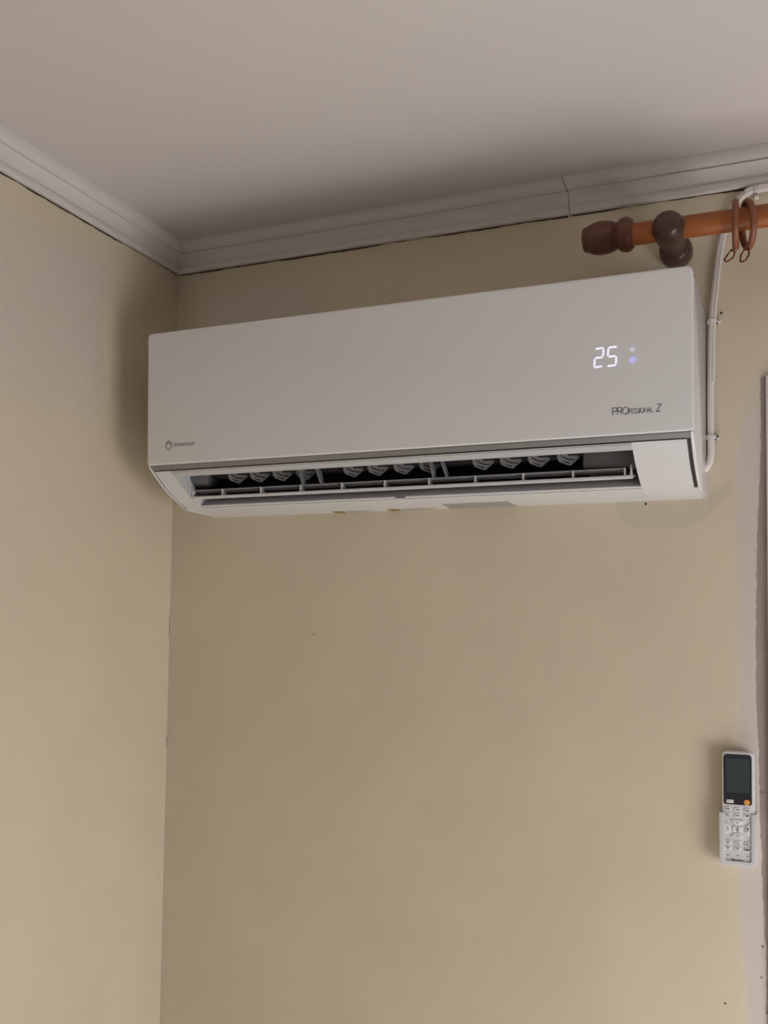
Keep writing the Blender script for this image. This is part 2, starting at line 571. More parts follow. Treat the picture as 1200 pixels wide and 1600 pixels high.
JIT = [0.0015, 0.0015, 0.0013, 0.0008, 0.0005, 0.0, -0.0003, -0.0006, 0.0008, 0.0004, 0.0, -0.002, -0.0035, -0.005, -0.006, -0.0062, -0.006]
t1 = cornice('trim_1', (lambda i, d, z: (d, -d, z), lambda i, d, z: (d, RY, z)), 'white moulded cornice along the left wall')
t2 = cornice('trim_2', (lambda i, d, z: (d, -d, z), lambda i, d, z: (0.7420 + JIT[i], -d, z)), 'white moulded cornice piece between the corner and the cracked joint')
t3 = cornice('trim_3', (lambda i, d, z: (0.7432 + JIT[i], -d - 0.0004, z), lambda i, d, z: (RX, -d - 0.0004, z)), 'white moulded cornice piece right of the cracked joint')


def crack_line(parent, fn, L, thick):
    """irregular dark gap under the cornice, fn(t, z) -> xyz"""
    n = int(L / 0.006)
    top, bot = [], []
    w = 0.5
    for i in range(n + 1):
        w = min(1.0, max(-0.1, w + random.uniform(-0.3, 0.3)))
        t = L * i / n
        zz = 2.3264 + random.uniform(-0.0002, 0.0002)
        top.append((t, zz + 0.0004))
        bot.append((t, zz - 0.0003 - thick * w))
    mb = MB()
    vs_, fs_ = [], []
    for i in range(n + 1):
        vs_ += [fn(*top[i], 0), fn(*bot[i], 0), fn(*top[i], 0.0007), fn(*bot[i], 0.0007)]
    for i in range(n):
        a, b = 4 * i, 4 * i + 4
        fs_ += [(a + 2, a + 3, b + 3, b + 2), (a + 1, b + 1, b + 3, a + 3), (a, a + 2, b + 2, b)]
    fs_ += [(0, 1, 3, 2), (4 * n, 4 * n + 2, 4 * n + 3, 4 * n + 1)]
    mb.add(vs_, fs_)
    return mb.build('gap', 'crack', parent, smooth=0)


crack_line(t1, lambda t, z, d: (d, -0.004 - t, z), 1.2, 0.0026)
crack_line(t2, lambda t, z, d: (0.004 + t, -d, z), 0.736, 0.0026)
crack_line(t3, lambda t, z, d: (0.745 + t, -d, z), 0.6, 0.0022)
# dark depth of the joint
MB().prism_x([(-0.0002, 2.3275)] + [(-max(d - 0.0014, 0.0003), z + 0.0006) for d, z in PROF[1:14]] + [(-0.0002, 2.3770)], 0.7352, 0.7428).build('joint', 'crack', t2, smooth=0)

# nail holes and chips in the walls
for x, z, r in ((0.9704, 2.1424, 0.0019), (0.8600, 1.8600, 0.0017), (0.9703, 1.1342, 0.0013), (0.2982, 1.6554, 0.0011), (1.0225, 1.4385, 0.0012),
                (1.0216, 1.2210, 0.0013), (1.0195, 1.1780, 0.0010), (1.0262, 1.1300, 0.0011), (1.0290, 1.80, 0.0008)):
    pts = [(x + r * random.uniform(0.7, 1.1) * math.cos(a * math.pi / 4), z + r * random.uniform(0.8, 1.3) * math.sin(a * math.pi / 4)) for a in range(8)]
    MB().prism_y(pts, -0.0006, 0.0004).build('nail_hole', 'hole', wall_back, smooth=0)
# chipped plaster on the inner corner
for z, h, r in ((1.665, 0.018, 0.0013), (1.455, 0.010, 0.0011)):
    MB().tube([(0.002, -0.002, z + h), (0.004, -0.001, z + h * 0.3), (0.003, -0.001, z - h * 0.2), (0.002, -0.002, z - h)], [0.001, r, r * 0.8, 0.001], 7).build('plaster_chip', 'wall_left', wall_back, smooth=60)

# ------------------------------------------------------------------ air conditioner
AX0, AX1 = 0.0905, 0.9485
ac = thing('air_conditioner', 'white wall-mounted split air conditioner showing 25 with its outlet louver open', 'air conditioner', (0.52, 0.0, 1.8645))
CH = [(-0.0915, 1.8677), (-0.1128, 1.8762), (-0.1354, 1.8853), (-0.1576, 1.8964), (-0.1741, 1.9080), (-0.1893, 1.9187)]
INS = [(-0.0890, 1.8690), (-0.1098, 1.8802), (-0.1328, 1.8894), (-0.1550, 1.9005), (-0.1712, 1.9120), (-0.1862, 1.9232)]
TOPB = [(-0.1880, 1.9300), (-0.1900, 2.1200), (-0.1840, 2.1350), (-0.1700, 2.1405), (0.0, 2.1415)]
BOT = [(0.0, 1.8645)]
NOTCH = [(-0.0915, 1.8677), (-0.0955, 1.8682), (-0.0972, 1.8692), (-0.0962, 1.8698), (-0.0985, 1.8708), (-0.0996, 1.8728), (-0.0965, 1.8744),
         (-0.0850, 1.8800), (-0.0700, 1.8930), (-0.0600, 1.9150), (-0.0590, 1.9450), (-0.0800, 1.9720), (-0.1200, 1.9760), (-0.1450, 1.9550),
         (-0.1570, 1.9300), (-0.1640, 1.9170), (-0.1700, 1.9125), (-0.1770, 1.9115), (-0.1840, 1.9138), (-0.1878, 1.9172), (-0.1884, 1.9186), (-0.1862, 1.9200)]
OX0, OX1 = 0.1287, 0.8680
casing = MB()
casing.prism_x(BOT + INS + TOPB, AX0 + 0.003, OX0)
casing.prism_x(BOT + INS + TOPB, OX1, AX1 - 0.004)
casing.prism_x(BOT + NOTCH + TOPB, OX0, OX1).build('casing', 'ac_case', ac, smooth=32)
for x0, x1 in ((AX0, AX0 + 0.003), (AX1 - 0.004, AX1)):
    MB().prism_x(BOT + CH + [(-0.1985, 1.9270)] + TOPB, x0, x1).build('end_cap', 'ac_side', ac, smooth=25, bevel=0.0008, bseg=2)
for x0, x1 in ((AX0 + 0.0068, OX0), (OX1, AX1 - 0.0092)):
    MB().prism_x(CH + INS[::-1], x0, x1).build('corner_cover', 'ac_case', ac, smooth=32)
# satin strip under the front panel, with its down-turned ends
st = MB().prism_x([(-0.1862, 1.9232), (-0.1893, 1.9203), (-0.1955, 1.9262), (-0.1962, 1.9292), (-0.1875, 1.9305)], AX0 + 0.0035, AX1 - 0.0045)
st.build('trim_strip', 'strip', ac, smooth=20)
MB().prism_x([(-0.1862, 1.9232), (-0.1888, 1.9213), (-0.1897, 1.9203), (-0.1895, 1.9191), (-0.1870, 1.9188)], OX0 - 0.0295, OX1 + 0.0710).build('strip_gap', 'slot', ac, smooth=0)
SL = [(-0.0935, 1.8690), (-0.1113, 1.8780), (-0.1340, 1.8872), (-0.1562, 1.8983), (-0.1725, 1.9098), (-0.1885, 1.9212)]
for x0, x1 in ((AX0 + 0.0031, AX0 + 0.0067), (AX1 - 0.0091, AX1 - 0.0041)):
    MB().prism_x(SL + INS[::-1], x0, x1).build('trim_strip', 'slot', ac, smooth=32)


def panel_y(z):
    return -0.1995 - 0.0068 * (z - 1.9285) / 0.216


# front panel: slightly leaning plate with rounded upper corners
FP = rrect(0.0893, 0.9492, 1.9282, 2.1448, (0.0035, 0.0035, 0.0075, 0.0075), 6)
mb = MB()
n = len(FP)
vs_ = [(x, panel_y(z), z) for x, z in FP] + [(x, panel_y(z) + 0.0125, z) for x, z in FP]
mb.add(vs_, [tuple(range(n)), tuple(range(2 * n - 1, n - 1, -1))] + [(i, i + n, (i + 1) % n + n, (i + 1) % n) for i in range(n)])
panel = mb.build('front_panel', 'ac', ac, smooth=45, bevel=0.0022, bseg=3)


def on_panel(u, v, d):
    return (u, panel_y(v) - d, v)


# lit display
def seg_digit(mb, x, z, w, h, which, sl):
    def f(u, v, d):
        return on_panel(x + u * w + sl * v * h, z + v * h, d + 0.0001)
    g = 0.055
    sg = dict(a=[(g * 1.5, 1), (1 - g, 1)], b=[(1, 1 - g), (1, 0.5 + g)], c=[(1, 0.5 - g), (1, g)], d=[(g, 0), (1 - g * 1.5, 0)], e=[(0, 0.5 - g), (0, g)], f=[(0, 1 - g), (0, 0.5 + g)], g=[(g * 2, 0.5), (1 - g * 2, 0.5)])
    for k in which:
        (u0, v0), (u1, v1) = sg[k]
        tx, tz = 0.0013 / w, 0.0013 / h
        if abs(v0 - v1) < 1e-6:
            mb.poly([(u0 - tx * .5, v0), (u0, v0 - tz), (u1, v0 - tz), (u1 + tx * .5, v0), (u1, v0 + tz), (u0, v0 + tz)][::-1], f)
        else:
            mb.poly([(u0, v0 + tz * .5), (u0 + tx, v0), (u1 + tx, v1), (u1, v1 - tz * .5), (u1 - tx, v1), (u0 - tx, v0)][::-1], f)


for x, k in ((0.8205, 'abged'), (0.8382, 'afgcd')):
    mb = MB()
    seg_digit(mb, x, 2.0222, 0.0112, 0.0250, k, 0.06)
    mb.build('display_digit', 'led', panel, smooth=0)
wc, wz = 0.8712, 2.0402
mb = MB().poly([(wc, wz - 0.0032)] + [(wc + 0.0056 * math.sin(math.radians(a)), wz - 0.0032 + 0.0076 * math.cos(math.radians(a))) for a in range(48, -49, -8)], lambda u, v, d: on_panel(u, v, d + 0.0001))
mb.build('wireless_icon', 'led_dim', panel, smooth=0)
mb = MB().poly([(wc + 0.0049 * math.cos(math.radians(a)), 2.0273 + 0.0049 * math.sin(math.radians(a))) for a in range(0, 360, 15)], lambda u, v, d: on_panel(u, v, d + 0.0001))
mb.build('indicator_light', 'led_blue', panel, smooth=0)

# lettering on the panel
ARC = [(0.5 + 0.5 * math.cos(math.radians(a)), 0.5 + 0.5 * math.sin(math.radians(a))) for a in range(0, 360, 20)]
SARC = [(0.95, 0.85), (0.75, 0.98), (0.3, 0.99), (0.06, 0.85), (0.05, 0.65), (0.25, 0.54), (0.75, 0.46), (0.95, 0.34), (0.95, 0.14), (0.7, 0.01), (0.25, 0.01), (0.03, 0.15)]
GL = dict(
    P=(0.62, [[(0, 0), (0, 1), (0.75, 1), (1, 0.88), (1, 0.58), (0.75, 0.46), (0, 0.46)]], []),
    R=(0.66, [[(0, 0), (0, 1), (0.75, 1), (0.98, 0.88), (0.98, 0.58), (0.75, 0.46), (0, 0.46)], [(0.5, 0.46), (1, 0)]], []),
    O=(0.88, [], [ARC]), F=(0.5, [[(0, 0), (0, 1), (1, 1)], [(0, 0.5), (0.85, 0.5)]], []),
    E=(0.5, [[(1, 1), (0, 1), (0, 0), (1, 0)], [(0, 0.5), (0.85, 0.5)]], []), S=(0.55, [SARC], []), I=(0.0, [[(0, 0), (0, 1)]], []),
    N=(0.7, [[(0, 0), (0, 1), (1, 0), (1, 1)]], []), A=(0.72, [[(0, 0), (0.5, 1), (1, 0)], [(0.2, 0.36), (0.8, 0.36)]], []),
    L=(0.45, [[(0, 1), (0, 0), (1, 0)]], []), Z=(0.62, [[(0, 1), (1, 1), (0, 0), (1, 0)]], []))


def letters(mb, word, x, z, h, width, stroke, gap=0.16, sl=0.0):
    tot = sum(GL[c][0] for c in word) + gap * (len(word) - 1)
    k = width / tot
    for c in word:
        w, op, cl = GL[c]
        for p, closed in [(q, False) for q in op] + [(q, True) for q in cl]:
            mb.stroke([(x + u * w * k + sl * v * h, z + v * h) for u, v in p], stroke, on_panel, 0.0003, closed)
        x += (w + gap) * k


mb = MB()
letters(mb, 'PRO', 0.8452, 1.9552, 0.0095, 0.0208, 0.00085, 0.12)
letters(mb, 'FESSIONAL', 0.8670, 1.9554, 0.0064, 0.0306, 0.00062, 0.2)
letters(mb, 'Z', 0.9020, 1.9558, 0.0094, 0.0060, 0.00085, 0.1, 0.10)
mb.build('lettering', 'ink', panel, smooth=0)
mb = MB()
ex, ez = 0.1316, 1.9586
mb.stroke([(ex + 0.0056 * math.cos(math.radians(a)), ez + 0.0066 * math.sin(math.radians(a))) for a in range(0, 360, 15)], 0.0024, on_panel, 0.0003, True)
mb.poly([(ex - 0.0046, ez + 0.0050), (ex - 0.0050, ez + 0.0010), (ex - 0.0026, ez - 0.0006), (ex - 0.0022, ez + 0.0022), (ex, ez + 0.0034), (ex + 0.0022, ez + 0.0022), (ex + 0.0026, ez - 0.0006), (ex + 0.0050, ez + 0.0010), (ex + 0.0046, ez + 0.0050), (ex, ez + 0.0066)][::-1], on_panel, 0.0003)
text_mesh(mb, 'inventor', lambda u, v, d: on_panel(0.1412 + u, 1.9560 + v, d), 0.0104, 0.0004, 1.14)
mb.build('maker_mark', 'ink_grey', panel, smooth=0)

# air outlet: dark fan, guide vanes, struts, motor cover, louver
lip = NOTCH[14:20]
MB().prism_x(lip + [(a - 0.0004, b - 0.0007) for a, b in lip[::-1]], OX0 + 0.0002, OX1 - 0.0002).build('outlet_lip', 'lip', ac, smooth=40)
fan = MB()
fc = (-0.1080, 1.9420)
for k in range(26):
    a = 2 * math.pi * k / 26
    c, s_ = math.cos(a), math.sin(a)
    q = [(fc[0] + 0.024 * c, fc[1] + 0.024 * s_), (fc[0] + 0.027 * c - 0.003 * s_, fc[1] + 0.027 * s_ + 0.003 * c), (fc[0] + 0.0275 * c - 0.002 * s_, fc[1] + 0.0275 * s_ + 0.002 * c), (fc[0] + 0.024 * c + 0.001 * s_, fc[1] + 0.024 * s_ - 0.001 * c)]
    fan.prism_x(q, 0.135, 0.788)
fan.prism_x([(fc[0] + 0.0225 * math.cos(a * math.pi / 12), fc[1] + 0.0225 * math.sin(a * math.pi / 12)) for a in range(24)], 0.135, 0.788)
fan.build('fan_rotor', 'dark', ac, smooth=30)
lin = [(-0.0965, 1.8746), (-0.0855, 1.8805), (-0.0708, 1.8934)]
lout = [(a - 0.0006, b + 0.0010) for a, b in lin]
MB().prism_x(lin + lout[::-1], OX0 + 0.0002, OX1 - 0.0002).build('duct_floor', 'ac_in', ac, smooth=40)
dk = [(-0.0708, 1.8934), (-0.0608, 1.9150), (-0.0598, 1.9450), (-0.0806, 1.9712), (-0.1196, 1.9750), (-0.1440, 1.9545), (-0.1560, 1.9300)]
dki = [(-0.0725, 1.8945), (-0.0622, 1.9155), (-0.0612, 1.9445), (-0.0812, 1.9698), (-0.1190, 1.9735), (-0.1425, 1.9535), (-0.1548, 1.9292)]
MB().prism_x(dk + dki[::-1], OX0 + 0.0004, 0.789).build('duct_lining', 'dark', ac, smooth=40)
MB().box(0.7895, OX1 - 0.0003, -0.1235, -0.075, 1.8975, 1.9550).build('motor_cover', 'motor', ac, smooth=30, bevel=0.0015)
MB().lathe([(0, 0.0), (0.0, 0.024), (0.030, 0.024), (0.032, 0.020)], (OX0 + 0.0005, -0.112, 1.925), 'x', 24).build('shaft_housing', 'motor', ac, smooth=40)

# one guide vane with two slots, then its copies
tip = (0.2166, 1.9038)


def vane_mesh():
    outl = [(-0.0185, 0.036), (-0.0182, 0.011), (-0.0150, 0.0055), (-0.002, 0.0004), (0.001, 0.0004), (0.0130, 0.0120), (0.0125, 0.036)]
    s1 = [(-0.0125, 0.0165), (-0.0105, 0.0138), (-0.0070, 0.0118), (-0.0015, 0.0100), (0.0066, 0.0094), (0.0062, 0.0078), (-0.0020, 0.0084), (-0.0078, 0.0102), (-0.0114, 0.0126), (-0.0138, 0.0158)]
    s2 = [(-0.0115, 0.0080), (-0.0060, 0.0058), (-0.0010, 0.0044), (-0.0008, 0.0028), (-0.0066, 0.0044), (-0.0112, 0.0066)]
    cu = bpy.data.curves.new('vane', 'CURVE')
    cu.dimensions = '2D'
    cu.fill_mode = 'BOTH'
    cu.extrude = 0.0009
    for loop in (outl, s1, s2):
        sp = cu.splines.new('POLY')
        sp.points.add(len(loop) - 1)
        for q, (a, b) in zip(sp.points, loop):
            q.co = (a, b, 0, 1)
        sp.use_cyclic_u = True
    o = bpy.data.objects.new('tmp', cu)
    COL.objects.link(o)
    me = bpy.data.meshes.new_from_object(o.evaluated_get(bpy.context.evaluated_depsgraph_get()))
    bpy.data.objects.remove(o)
    bpy.data.curves.remove(cu)
    me.name = 'vane'
    a = math.radians(20)
    R = Matrix.Rotation(a, 4, 'Z') @ Matrix.Rotation(math.pi / 2, 4, 'X')
    me.transform(Matrix.Diagonal((1 / math.cos(a), 1, 1, 1)) @ R if False else R @ Matrix.Diagonal((1.04, 1, 1, 1)))
    me.materials.clear()
    me.materials.append(MT['vane'])
    return me


vm = vane_mesh()
for x in (0.2166, 0.2585, 0.3012, 0.3435, 0.4285, 0.4706, 0.5143, 0.5570, 0.6422, 0.6846, 0.7270, 0.7703):
    o = bpy.data.objects.new('guide_vane', vm)
    COL.objects.link(o)
    o.parent = ac
    o.location = Vector((x, -0.1200, 1.9038)) - WORLD['air_conditioner']
for xa, xb, th in ((0.3333, 0.3400, 0.0024), (0.3621, 0.3728, 0.0024), (0.5581, 0.5630, 0.0024), (0.5736, 0.5841, 0.0024)):
    mb = MB()
    q = []
    for x, z in ((xa - 0.004, 1.935), (xb, 1.8960)):
        q += [(x, -0.1335, z), (x + th, -0.1335, z), (x + th, -0.117, z), (x, -0.117, z)]
    mb.add(q, [(0, 1, 2, 3), (4, 7, 6, 5), (0, 4, 5, 1), (1, 5, 6, 2), (2, 6, 7, 3), (3, 7, 4, 0)])
    mb.build('support_strut', 'ac_in', ac, smooth=0)

LX0, LX1 = 0.1300, 0.8590
louver = MB().prism_x([(-0.1288, 1.8800), (-0.1296, 1.8820), (-0.1290, 1.8845), (-0.1270, 1.8852), (-0.0850, 1.8915), (-0.0780, 1.8918), (-0.0780, 1.8905), (-0.1000, 1.8865), (-0.1250, 1.8800)], LX0, LX1).build('louver', 'ac', ac, smooth=40)
MB().prism_x([(-0.1284, 1.8952), (-0.1276, 1.8958), (-0.1130, 1.8917), (-0.1128, 1.8905)], LX0, LX1 - 0.009).build('louver_web', 'ac_in', louver, smooth=30)
rm = None
for k in range(1, 11):
    x = 0.1152 + 0.07339 * k
    if rm is None:
        r0 = MB().prism_x([(-0.1284, 1.8846), (-0.1284, 1.8955), (-0.1140, 1.8915), (-0.1140, 1.8868)], x - 0.0009, x + 0.0009).build('louver_rib', 'ac', louver, base=(x, -0.1288, 1.8846), smooth=0)
        rm = r0.data
    else:
        o = bpy.data.objects.new('louver_rib', rm)
        COL.objects.link(o)
        o.parent = louver
        o.location = Vector((x, -0.1288, 1.8846)) - WORLD['air_conditioner']
for x in (LX0, LX1 - 0.0022):
    MB().box(x, x + 0.0022, -0.1290, -0.1200, 1.8845, 1.9000).build('louver_arm', 'ac', louver, smooth=30, bevel=0.0005)
MB().box(0.4890, 0.5060, -0.1004, -0.0990, 1.8712, 1.8730).build('lip_badge', 'ink', ac, smooth=0)


def under(x, y, d):
    return (x, y, 1.8645 + (-y / 0.0915) * 0.0032 - d)


def decal(name, x0, x1, y0, y1, mat, parent, d=0.0003, cut=0.0):
    return MB().poly([(x0, y0), (x1 - cut, y0), (x1, y1), (x0 - cut * 0.6, y1)], under, d).build(name, mat, parent, smooth=0)


for x0, x1 in ((0.338, 0.420), (0.440, 0.527)):
    q = decal('warning_label', x0, x1, -0.020, -0.0008, 'label_white', ac)
    decal('warning_mark', x0 + 0.001, x0 + 0.021, -0.0185, -0.0015, 'yellow', q, 0.0006)
    for j in range(3):
        decal('print_line', x0 + 0.026, x1 - 0.006 - 0.008 * j, -0.016 + 0.0055 * j, -0.0135 + 0.0055 * j, 'ink_grey', q, 0.0006)
q = decal('rating_label', 0.548, 0.660, -0.046, -0.0010, 'label_grey', ac, 0.0003, 0.004)
for j in range(4):
    decal('print_line', 0.565, 0.645 - 0.012 * (j % 2), -0.040 + 0.010 * j, -0.037 + 0.010 * j, 'ink_grey', q, 0.0006)

# ------------------------------------------------------------------ curtain rod
RYC, RZC = -0.093, 2.2430
rod = thing('curtain_rod', 'honey-coloured wooden curtain rod with dark turned finial and bracket above the air conditioner', 'curtain rod', (0.9070, 0.0, 2.2415))
MB().lathe([(0.845 - 0.9070, 0.0158), (2.52 - 0.9070, 0.0158)], (0.9070, RYC, RZC), 'x', 36).build('rod', 'wood', rod, smooth=40)
FIN = [(0.7826, 0.0), (0.7827, 0.0120), (0.7838, 0.0160), (0.7860, 0.0178), (0.7900, 0.0184), (0.7915, 0.0186), (0.7921, 0.0198), (0.7950, 0.0213), (0.8010, 0.0232), (0.8080, 0.0241), (0.8150, 0.0241), (0.8215, 0.0231),
       (0.8265, 0.0216), (0.8272, 0.0206), (0.8285, 0.0206), (0.8292, 0.0214), (0.8300, 0.0200), (0.8318, 0.0186), (0.8340, 0.0192), (0.8362, 0.0218), (0.8395, 0.0238), (0.8440, 0.0248), (0.8490, 0.0246), (0.8525, 0.0230), (0.8530, 0.0214), (0.8555, 0.0206), (0.8558, 0.0150)]
MB().lathe([(a - 0.7826, b) for a, b in FIN], (0.7826, RYC, RZC + 0.0012), 'x', 48).build('finial', 'wood_dark', rod, smooth=38)
BRK = [(-0.1270, 0.0), (-0.1268, 0.0085), (-0.1250, 0.0140), (-0.1215, 0.0180), (-0.1160, 0.0210), (-0.1080, 0.0228), (-0.0960, 0.0233), (-0.0840, 0.0228), (-0.0760, 0.0212), (-0.0720, 0.0192), (-0.0705, 0.0176), (-0.0690, 0.0176),
       (-0.0680, 0.0190), (-0.0640, 0.0196), (-0.0580, 0.0186), (-0.0500, 0.0172), (-0.0430, 0.0168), (-0.0380, 0.0176), (-0.0372, 0.0190), (-0.0340, 0.0192), (-0.0330, 0.0205), (-0.0260, 0.0232), (-0.0180, 0.0243), (-0.0080, 0.0243), (-0.0010, 0.0235), (0.0, 0.0230)]
MB().lathe(BRK, (0.9070, 0.0, 2.2405), 'y', 48).build('bracket', 'wood_bracket', rod, smooth=38)

# rings with wire hooks, hanging on the rod
RR, RT = 0.0307, 0.0047


def ring(name, label, cx, yaw, tilt, hook, zc):
    t = thing(name, label, 'curtain ring', (cx, RYC, zc), 'wooden rings on the curtain rod')
    Rm = Matrix.Rotation(tilt, 3, 'Y') @ Matrix.Rotation(yaw, 3, 'Z')
    pts = [Vector((cx, RYC, zc)) + Rm @ Vector((0, RR * math.cos(2 * math.pi * k / 40), RR * math.sin(2 * math.pi * k / 40))) for k in range(40)]
    MB().tube(pts, RT, 12, True).build('hoop', 'ring', t, smooth=60)
    b = Vector((cx, RYC, zc)) + Rm @ Vector((0, 0, -RR - RT))
    top = Vector(hook[0])
    e = (b + top) / 2
    ey = MB().tube([b + Vector((0, 0, 0.003)), e, top + (top - b) * 0.15], 0.0014, 8).build('eyelet', 'wire', t, smooth=60)
    MB().tube([top] + [Vector(q) for q in hook[1:]], 0.0013, 8, True).build('hook', 'wire', t, smooth=60)
    return t


H1 = [(0.9902, -0.093, 2.2008), (0.9955, -0.094, 2.1965), (0.9935, -0.096, 2.1893), (0.9890, -0.097, 2.1855), (0.9840, -0.096, 2.1836), (0.9812, -0.093, 2.1878), (0.9846, -0.091, 2.1945)]
H2 = [(1.0075, -0.093, 2.1990), (1.0140, -0.094, 2.1975), (1.0138, -0.096, 2.1895), (1.0105, -0.097, 2.1832), (1.0062, -0.096, 2.1808), (1.0022, -0.093, 2.1830), (1.0032, -0.091, 2.1925)]
ring('curtain_ring', 'brown wooden ring seen edge-on, hanging on the rod nearer the turned bracket', 0.9966, math.radians(2.5), 0.0, H1, 2.2364)
ring('curtain_ring', 'brown wooden ring seen slightly open, hanging on the rod at the right edge', 1.0125, math.radians(16), math.radians(-5), H2, 2.2340)

# ------------------------------------------------------------------ cable and clips
def smooth_path(pts, n=6):
    out = []
    P = [Vector(p) for p in pts]
    for i in range(len(P) - 1):
        p0, p1, p2, p3 = P[max(i - 1, 0)], P[i], P[i + 1], P[min(i + 2, len(P) - 1)]
        for k in range(n):
            t = k / n
            out.append(0.5 * ((2 * p1) + (p2 - p0) * t + (2 * p0 - 5 * p1 + 4 * p2 - p3) * t * t + (3 * p1 - p0 - 3 * p2 + p3) * t ** 3))
    out.append(P[-1])
    return out


CAB = [(1.40, 2.3165), (1.15, 2.3185), (1.06, 2.3200), (1.0209, 2.3195), (1.0060, 2.3160), (0.9930, 2.3050), (0.9800, 2.2817), (0.9725, 2.2535), (0.9680, 2.2297), (0.9632, 2.1912), (0.9580, 2.1334), (0.9562, 2.0753), (0.9551, 1.998), (0.9553, 1.9498), (0.9551, 1.9290), (0.9520, 1.9150), (0.9450, 1.9060), (0.9360, 1.9010)]
path = smooth_path([(x, -0.0058, z) for x, z in CAB])
cb = MB().tube(path, 0.0052, 12)
cable = tag(cb.build('power_cable', 'cable', None, base=(0.956, 0.0, 1.9), smooth=60), 'white cable running down the wall beside the air conditioner and along the cornice', 'cable')
MB().tube([p + Vector((0.0035, -0.0030, 0.0)) if i > 24 else p + Vector((0.0, -0.0030, 0.0035)) for i, p in enumerate(path[:70])], 0.0028, 8).build('thin_core', 'cable', cable, base=(0.956, 0.0, 1.9), smooth=60)


def clip(label, x, z, vertical, nail_mat, nx):
    t = thing('cable_clip', label, 'cable clip', (x, 0, z), 'white clips holding the cable')
    prof = []
    R1, R0 = 0.0080, 0.0058
    arc = [(R1 * math.cos(math.radians(a)), -0.0058 + R1 * -math.sin(math.radians(a))) for a in range(0, 181, 18)]
    inn = [(R0 * math.cos(math.radians(a)), -0.0058 + R0 * -math.sin(math.radians(a))) for a in range(180, -1, -18)]
    sec = [(R1, 0.0)] + arc + [(-R1, 0.0), (-R0, 0.0)] + inn + [(R0, 0.0)]
    mb = MB()
    hw = 0.0026
    n = len(sec)
    vs_ = []
    for s_ in (-hw, hw):
        for a, y in sec:
            vs_.append((x + a, y, z + s_) if vertical else (x + s_, y, z + a))
    mb.add(vs_, [tuple(range(n)), tuple(range(2 * n - 1, n - 1, -1))] + [(i, i + n, (i + 1) % n + n, (i + 1) % n) for i in range(n)])
    # nail lug on one side
    if vertical:
        mb.box(x + nx - 0.0032, x + nx + 0.0032, -0.0105, 0, z - hw, z + hw)
        c = (x + nx + 0.0008, -0.0105, z)
    else:
        mb.box(x - hw, x + hw, -0.0105, 0, z + nx - 0.0036, z + nx + 0.0036)
        c = (x, -0.0105, z + nx)
    mb.build('clip_body', 'clip', t, smooth=35)
    MB().lathe([(0.002, 0.0017), (-0.0008, 0.0017), (-0.0012, 0.0012)], c, 'y', 14).build('nail', nail_mat, t, smooth=40)
    return t


clip('white cable clip with a shiny nail level with the top of the air conditioner', 0.9582, 2.1285, True, 'nail', 0.0085)
clip('white cable clip with a dark nail level with the grey strip', 0.9555, 1.9545, True, 'hole', 0.0085)
clip('white cable clip under the cornice above the curtain rings', 1.0215, 2.3192, False, 'nail', -0.0085)

# ------------------------------------------------------------------ remote control in its holder
FY = -0.0220
rc = thing('remote_control', 'white remote control with dark screen and orange button in the wall holder', 'remote control', (0.9912, -0.0055, 1.3385))


def slab(name, poly, y0, y1, mat, parent, bevel=0.0, seg=3, smooth=40):
    return MB().prism_y(poly, y0, y1).build(name, mat, parent, smooth=smooth, bevel=bevel, bseg=seg)


body = slab('body', rrect(0.9690, 1.0128, 1.3400, 1.4962, 0.0060, 6), FY, -0.0062, 'remote', rc, 0.0016)
scr = slab('screen_surround', rrect(0.9712, 1.0094, 1.4215, 1.4928, (0.0032, 0.0032, 0.0048, 0.0048), 5), FY - 0.0004, FY + 0.001, 'gloss_black', rc, 0.0002, 1)
lcd = slab('lcd', rrect(0.9752, 1.0065, 1.4385, 1.4866, 0.0006, 2), FY - 0.0006, FY, 'lcd', scr)
for x0, x1, z0, z1 in ((0.9845, 0.9925, 1.4672, 1.4688), (0.9845, 0.9890, 1.4578, 1.4600), (0.9945, 0.9965, 1.4600, 1.4625)):
    slab('lcd_segment', [(x0, z0), (x1, z0), (x1, z1), (x0, z1)], FY - 0.0007, FY - 0.0004, 'lcd_dark', scr)


def key(poly, mat='key', h=0.0013, marks=()):
    k = slab('button', poly, FY - h, FY + 0.0005, mat, rc, 0.0004, 2)
    for m_ in marks:
        slab('print', m_, FY - h - 0.00012, FY - h + 0.0002, 'ink', k)
    return k


def bar(x, z, w, h):
    return [(x - w / 2, z - h / 2), (x + w / 2, z - h / 2), (x + w / 2, z + h / 2), (x - w / 2, z + h / 2)]


